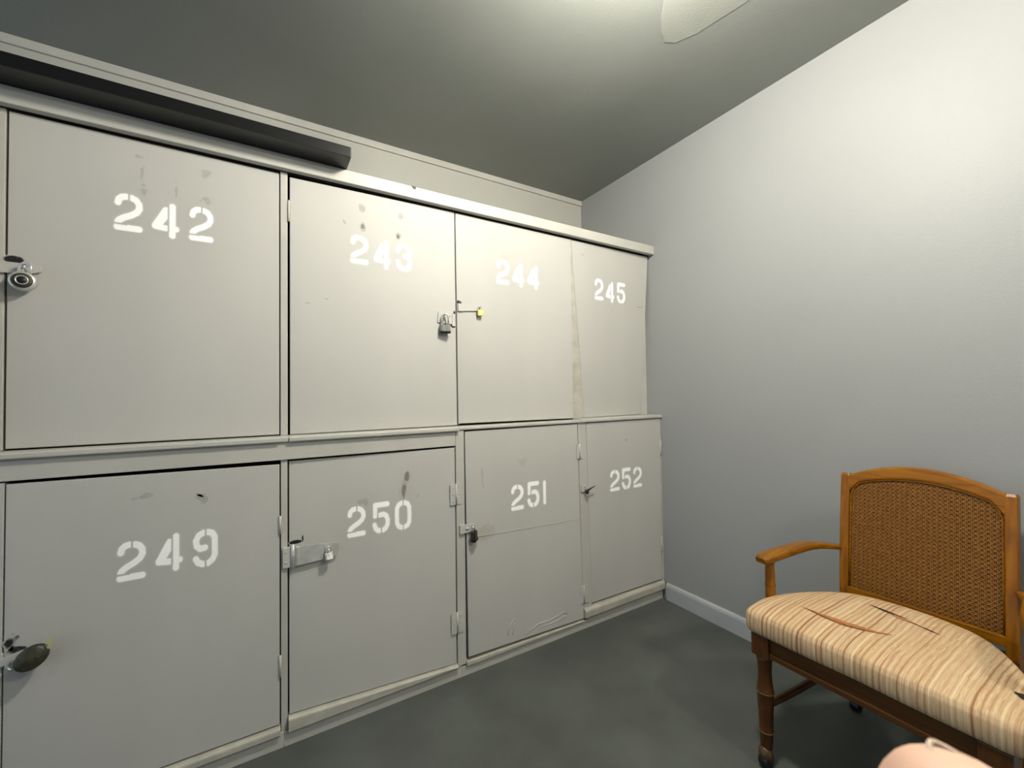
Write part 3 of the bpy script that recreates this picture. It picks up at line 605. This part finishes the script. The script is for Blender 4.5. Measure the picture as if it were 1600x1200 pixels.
def tear(path, wid, mat, lift, name='tear', parent=None):
    vv = []; ff = []; P = np.array(path); n = 16
    for i in range(n + 1):
        t = i / n; x = np.interp(t, np.linspace(0, 1, len(P)), P[:, 0]); y = np.interp(t, np.linspace(0, 1, len(P)), P[:, 1])
        w = wid * math.sin(math.pi * t) ** .8 * (1 + .25 * math.sin(9 * t + wid * 900)) + .0002
        for s in (-1, 0, 1): xx = x + s * w; vv.append((xx, y, float(seat_top(xx, y)[0]) + lift - (.0 if s else .0006)))
    for i in range(n):
        for k in (0, 1): ff.append((i * 3 + k, i * 3 + k + 1, i * 3 + 4 + k, i * 3 + 3 + k))
    return MB().add(vv, ff, True).build(name, mat, parent or seat)
tear([(-.500, -.928), (-.505, -.985), (-.500, -1.04), (-.478, -1.095), (-.455, -1.130)], .011, 'foam', .0014, 'torn_foam')
tear([(-.506, -.95), (-.512, -1.0), (-.507, -1.05), (-.486, -1.10)], .0009, 'slit', .0022)
tear([(-.310, -1.030), (-.318, -1.075), (-.322, -1.125)], .0042, 'slit', .0016)
tear([(-.315, -1.075), (-.332, -1.11), (-.335, -1.15)], .006, 'foam', .0012, 'torn_foam')
tear([(-.335, -1.135), (-.345, -1.17), (-.352, -1.20)], .0018, 'slit', .0018)
tear([(-.500, -1.350), (-.500, -1.362), (-.502, -1.376)], .010, 'slit', .0018, 'burn_hole')
# seat frame
MB().box(-.614, -.592, YC - .226, YC + .226, .340, .402, .003).build('front_rail', 'wooddarky', chair)
MB().box(-.619, -.613, YC - .224, YC + .224, .340, .356, .002).build('rail_bead', 'wooddarky', chair)
for s in (1, -1): MB().sweep([(-.585, YC + s * .238, .372), (-.13, YC + s * .190, .372)], rrect(.011, .029, .003)).build('side_rail', 'wooddark', chair)
MB().box(-.140, -.120, YC - .182, YC + .182, .343, .401, .002).build('back_rail', 'wooddarky', chair)
# front legs with turned rings and casters
lp = [(.0, .042), (.012, .042), (.0165, .060), (.0180, .080), (.0185, .1025), (.0200, .1055), (.0200, .1085), (.0188, .1115), (.0195, .14), (.0215, .185), (.0228, .2195), (.0240, .2235), (.0240, .2275), (.0228, .2315), (.0195, .258), (.0185, .285), (.0205, .318), (.0245, .338), (0, .340)]
for s in (1, -1):
    lx_, ly_ = -.600, YC + s * .2385
    leg = MB().lathe(lp, Matrix.Translation((lx_, ly_, 0)), 24)
    leg.box(lx_ - .0255, lx_ + .0255, ly_ - .0255, ly_ + .0255, .336, .4015, .003); lg = leg.build('leg', 'wooddark', chair)
    for z, r in ((.107, .0203), (.2255, .0243)): MB().lathe([(r - .004, z - .0016), (r + .0003, z - .0008), (r + .0003, z + .0008), (r - .004, z + .0016)], Matrix.Translation((lx_, ly_, 0)), 24).build('ring', 'ring', lg)
    cs = MB().lathe([(.0, .030), (.004, .0295), (.016, .022), (.0195, .008), (.019, -.006), (.0, -.006)], Matrix.Translation((lx_ - .004, ly_, .034)) @ R(-28, 'Y'), 20).build('caster', 'hood', chair)
    MB().lathe([(0, -.014), (.019, -.014), (.021, -.011), (.021, .011), (.019, .014), (0, .014)], Matrix.Translation((lx_ - .006, ly_, .0212)) @ R(90, 'X'), 20).build('caster_wheel', 'black', cs)
# back: posts run down to the floor as rear legs
def bx(z): return -.150 + .11 * (z - .45) if z > .40 else -.1555 + .10 * max(0, .40 - z) * 1.2
for s in (1, -1):
    path = [(-.110, YC + s * .190, .045), (-.125, YC + s * .191, .20), (-.148, YC + s * .192, .36), (-.152, YC + s * .193, .45), (-.135, YC + s * .194, .62), (-.115, YC + s * .194, .78), (-.107, YC + s * .194, .838), (-.106, YC + s * .194, .846)]
    MB().sweep(path, rrect(.0130, .0165, .004), up=(1, 0, 0), smooth=False, scale=[.9, 1, 1.1, 1, 1, 1, 1, .8]).build('back_post', 'woodz', chair)
    cs = MB().lathe([(.0, .030), (.004, .0295), (.016, .022), (.0195, .008), (.019, -.006), (.0, -.006)], Matrix.Translation((-.108, YC + s * .190, .034)) @ R(28, 'Y'), 20).build('caster', 'hood', chair)
    MB().lathe([(0, -.014), (.019, -.014), (.021, -.011), (.021, .011), (.019, .014), (0, .014)], Matrix.Translation((-.106, YC + s * .190, .0212)) @ R(90, 'X'), 20).build('caster_wheel', 'black', cs)
def recl(z): return -.152 + (z - .45) * .117
# arched top rail: outer arch and inner arch
def arch_out(t): return .846 + .046 * (1 - (2 * t - 1) ** 2) ** .9 if 0 < t < 1 else .846
def arch_in(y):
    a = abs(y - YC) / .178
    return .812 + .040 * (1 - a * a) - (.028 * max(0, (a - .86) / .14) ** 2.0)
vv = []; n = 28
for i in range(n + 1):
    t = i / n; y = YC + .183 - .366 * t; zo = .843 + .047 * (1 - (2 * t - 1) ** 2); zi = arch_in(max(min(y, YC + .178), YC - .178))
    for dx, z in ((-.015, zi), (-.017, zi + .006), (-.017, zo - .005), (-.012, zo), (.010, zo), (.013, zo - .004), (.013, zi)): vv.append((recl(z) + dx, y, z))
m = 7; ff = [tuple(range(m)), tuple(n * m + k for k in range(m))[::-1]]
for i in range(n):
    for k in range(m): ff.append((i * m + k, i * m + (k + 1) % m, (i + 1) * m + (k + 1) % m, (i + 1) * m + k))
MB().add(vv, ff).build('top_rail', 'woody', chair)
MB().box(-.166, -.142, YC - .182, YC + .182, .430, .458, .002).build('bottom_rail', 'woody', chair)
# woven cane: real strands in six directions, clipped to the opening
ylo, yhi, zlo = YC - .180, YC + .180, .452
def zhi(y): return arch_in(y) + .004
poly = [(ylo, zlo), (yhi, zlo)] + [(YC + .18 - .36 * i / 24, zhi(max(min(YC + .18 - .36 * i / 24, YC + .178), YC - .178))) for i in range(25)]
def clip_line(px, pz, dx, dz):
    t0, t1 = -2.0, 2.0
    for (ax, az), (cx_, cz_) in zip(poly, poly[1:] + poly[:1]):
        ex, ez = cx_ - ax, cz_ - az; nx_, nz_ = -ez, ex          # inward normal for CCW polygon
        num = (px - ax) * nx_ + (pz - az) * nz_; den = dx * nx_ + dz * nz_
        if abs(den) < 1e-12:
            if num < 0: return None
            continue
        t = -num / den
        if den > 0: t0 = max(t0, t)
        else: t1 = min(t1, t)
        if t0 >= t1: return None
    return t0, t1
cb = MB(); pitch = .0125
def strand(px, pz, dx, dz, w, lift):
    r = clip_line(px, pz, dx, dz)
    if not r or r[1] - r[0] < .004: return
    p0 = (px + dx * r[0], pz + dz * r[0]); p1 = (px + dx * r[1], pz + dz * r[1]); nx_, nz_ = -dz * w / 2, dx * w / 2
    f = lambda q, l: (recl(q[1]) - .006 - l, q[0], q[1])
    a = [(p0[0] + nx_, p0[1] + nz_), (p0[0] - nx_, p0[1] - nz_), (p1[0] - nx_, p1[1] - nz_), (p1[0] + nx_, p1[1] + nz_)]
    cb.add([f(q, lift + .0007) for q in a] + [f(q, lift) for q in a], [(0, 1, 2, 3), (4, 7, 6, 5), (0, 4, 5, 1), (1, 5, 6, 2), (2, 6, 7, 3), (3, 7, 4, 0)])
k = ylo + .004
# signed area fix so that the polygon is counter-clockwise
if sum(a[0] * c[1] - c[0] * a[1] for a, c in zip(poly, poly[1:] + poly[:1])) < 0: poly = poly[::-1]
while k < yhi:
    for d in (-.0016, .0016): strand(k + d, .6, 0, 1, .0016, 0)
    k += pitch
k = zlo + .004
while k < .86:
    for d in (-.0016, .0016): strand(YC, k + d, 1, 0, .0016, .0008)
    k += pitch
q = math.sqrt(.5); k = -.6
while k < .6:
    strand(YC + .00625, .65 + k, q, q, .0019, .0016); strand(YC + .00625, .65 + k + pitch, q, -q, .0019, .0023); k += pitch
cane = cb.build('cane_panel', 'cane', chair, 'woven brown cane panel', 'stuff', fix=False)
vv = []; ff = []
for i in range(21):
    y = YC + .182 - .364 * i / 20; zt = arch_in(max(min(y, YC + .178), YC - .178)) + .003
    for z in (.445, .62, .75, zt): vv += [(recl(z) + .004, y, z), (recl(z) + .007, y, z)]
for i in range(20):
    for k in range(3):
        for f0 in (0, 1): a = i * 8 + k * 2 + f0; ff.append((a, a + 2, a + 10, a + 8))
MB().add(vv, ff).build('back_panel', 'canebrown', chair)
# cord running round the cane edge
pth = [(YC + .178, .46), (YC + .178, .60), (YC + .178, .72), (YC + .1775, .775)] + [(YC + .170 - .34 * i / 22, arch_in(YC + .170 - .34 * i / 22) - .004) for i in range(23)] + [(YC - .1775, .775), (YC - .178, .72), (YC - .178, .60), (YC - .178, .46)]
MB().sweep([(recl(z) - .0105, y, z) for y, z in pth], circ(.0026, 6), up=(1, 0, 0)).build('edge_cord', 'woody', chair)
# arms: flat swept bars on turned posts
for s in (1, -1):
    apts = [(-.128, .205, .578), (-.16, .218, .585), (-.20, .232, .592), (-.24, .244, .598), (-.28, .252, .602), (-.32, .257, .603), (-.36, .262, .602), (-.40, .271, .598), (-.44, .281, .593), (-.475, .289, .588), (-.495, .293, .585), (-.506, .295, .583)]
    sc = [.62, .68, .76, .86, .95, 1.0, 1.02, 1.06, 1.1, 1.1, 1.0, .72]
    MB().sweep([(x, YC + s * h, z) for x, h, z in apts], rrect(.0225, .0115, .008, 5), scale=sc).build('arm', 'woodx', chair)
    ax_, ay_ = -.462, YC + s * .2835
    ap = MB().lathe([(0, .40), (.0155, .40), (.0155, .470), (.0150, .490), (.0160, .4965), (.0160, .499), (.0148, .5035), (.0150, .53), (.0138, .558), (.0145, .578), (0, .58)], Matrix.Translation((ax_, ay_ + s * .004, 0)), 20).build('arm_post', 'woodz', chair)
    MB().lathe([(.011, .4965), (.0164, .4975), (.0164, .4985), (.011, .4995)], Matrix.Translation((ax_, ay_ + s * .004, 0)), 20).build('ring', 'wooddark', ap)
    # side stretcher between front and rear legs
    MB().sweep([(-.590, YC + s * .236, .178), (-.46, YC + s * .224, .180), (-.30, YC + s * .209, .182), (-.13, YC + s * .193, .185)], circ(.0105, 10), scale=[.8, 1.1, 1.1, .8]).build('stretcher', 'wooddark', chair)

# ------------------------------------------------------------------ the photographer's hand; only the thumb tip shows
TX, TY = -1.8325, -1.5660
F_ = Vector((.5136, .8577, 0)); R_ = Vector((.858, -.513, 0))
def hp(r, f, z): return tuple(Vector((TX, TY, 0)) + R_ * r + F_ * f + Vector((0, 0, z)))
hv = []; he = []; hr = []
def node(p, rad, prev=None):
    hv.append(p); hr.append(rad)
    if prev is not None: he.append((prev, len(hv) - 1))
    return len(hv) - 1
palm = node(hp(.062, -.020, .960), (.030, .018))
wr = node(hp(.085, -.065, .905), (.027, .020), palm); fa = node(hp(.120, -.13, .82), (.034, .030), wr); el = node(hp(.16, -.22, .70), (.042, .040), fa)
th0 = node(hp(.030, -.014, .985), (.0165, .015), palm); th1 = node(hp(.008, -.004, 1.022), (.0125, .012), th0); th2 = node(hp(.003, 0, 1.047), (.0150, .0140), th1); th3 = node(hp(.0022, 0, 1.0692), (.0175, .0140), th2); th4 = node(hp(.0048, 0, 1.0895), (.0155, .0125), th3)
kn = node(hp(.070, .028, .985), (.034, .014), palm)
for i, (dz, L_) in enumerate(((.020, .92), (.004, 1.0), (-.012, .94), (-.028, .78))):
    a = node(hp(.074 + .002 * i, .040, .985 + dz), (.0095, .0095), kn)
    b1 = node(hp(.070 - .012 * L_, .074 * L_ + .006, .982 + dz), (.0085, .0085), a); b2 = node(hp(.046 - .02 * L_, .080 * L_ + .004, .976 + dz), (.0078, .0078), b1); node(hp(.028 - .02 * L_, .066 * L_, .972 + dz), (.0066, .0066), b2)
me = bpy.data.meshes.new('hand'); o0 = Vector(hp(.06, -.03, .70)); me.from_pydata([tuple(Vector(p) - o0) for p in hv], he, [])
hand = bpy.data.objects.new('hand', me); COL.objects.link(hand); hand.location = o0; ORG[hand.name] = o0
sk = hand.modifiers.new('skin', 'SKIN'); sk.use_smooth_shade = True
for i, r in enumerate(hr): me.skin_vertices[0].data[i].radius = r
me.skin_vertices[0].data[0].use_root = True
sb = hand.modifiers.new('sub', 'SUBSURF'); sb.levels = 2; sb.render_levels = 3
me.materials.append(M['skin'])
tag(hand, 'bare fingertip poking up at bottom edge in front of the armchair', 'hand')
b = MB(); vv = []; ff = []
for i in range(7):
    z = 1.0658 + .0212 * i / 6
    for k in range(9):
        a = math.radians(-62 + 124 * k / 8); w = .0085 if i < 4 else (.0078 if i == 4 else (.0060 if i == 5 else .0030))
        vv.append(hp(.0045 + w * math.sin(a), .0005 + (.0112 if i < 5 else .0098) * math.cos(a) - .0012 * (i / 6) ** 2, z))
for i in range(6):
    for k in range(8): ff.append((i * 9 + k, i * 9 + k + 1, i * 9 + 10 + k, i * 9 + 9 + k))
nail = b.add(vv, ff, True).build('nail', 'nail', hand)
so = nail.modifiers.new('solid', 'SOLIDIFY'); so.thickness = .0007
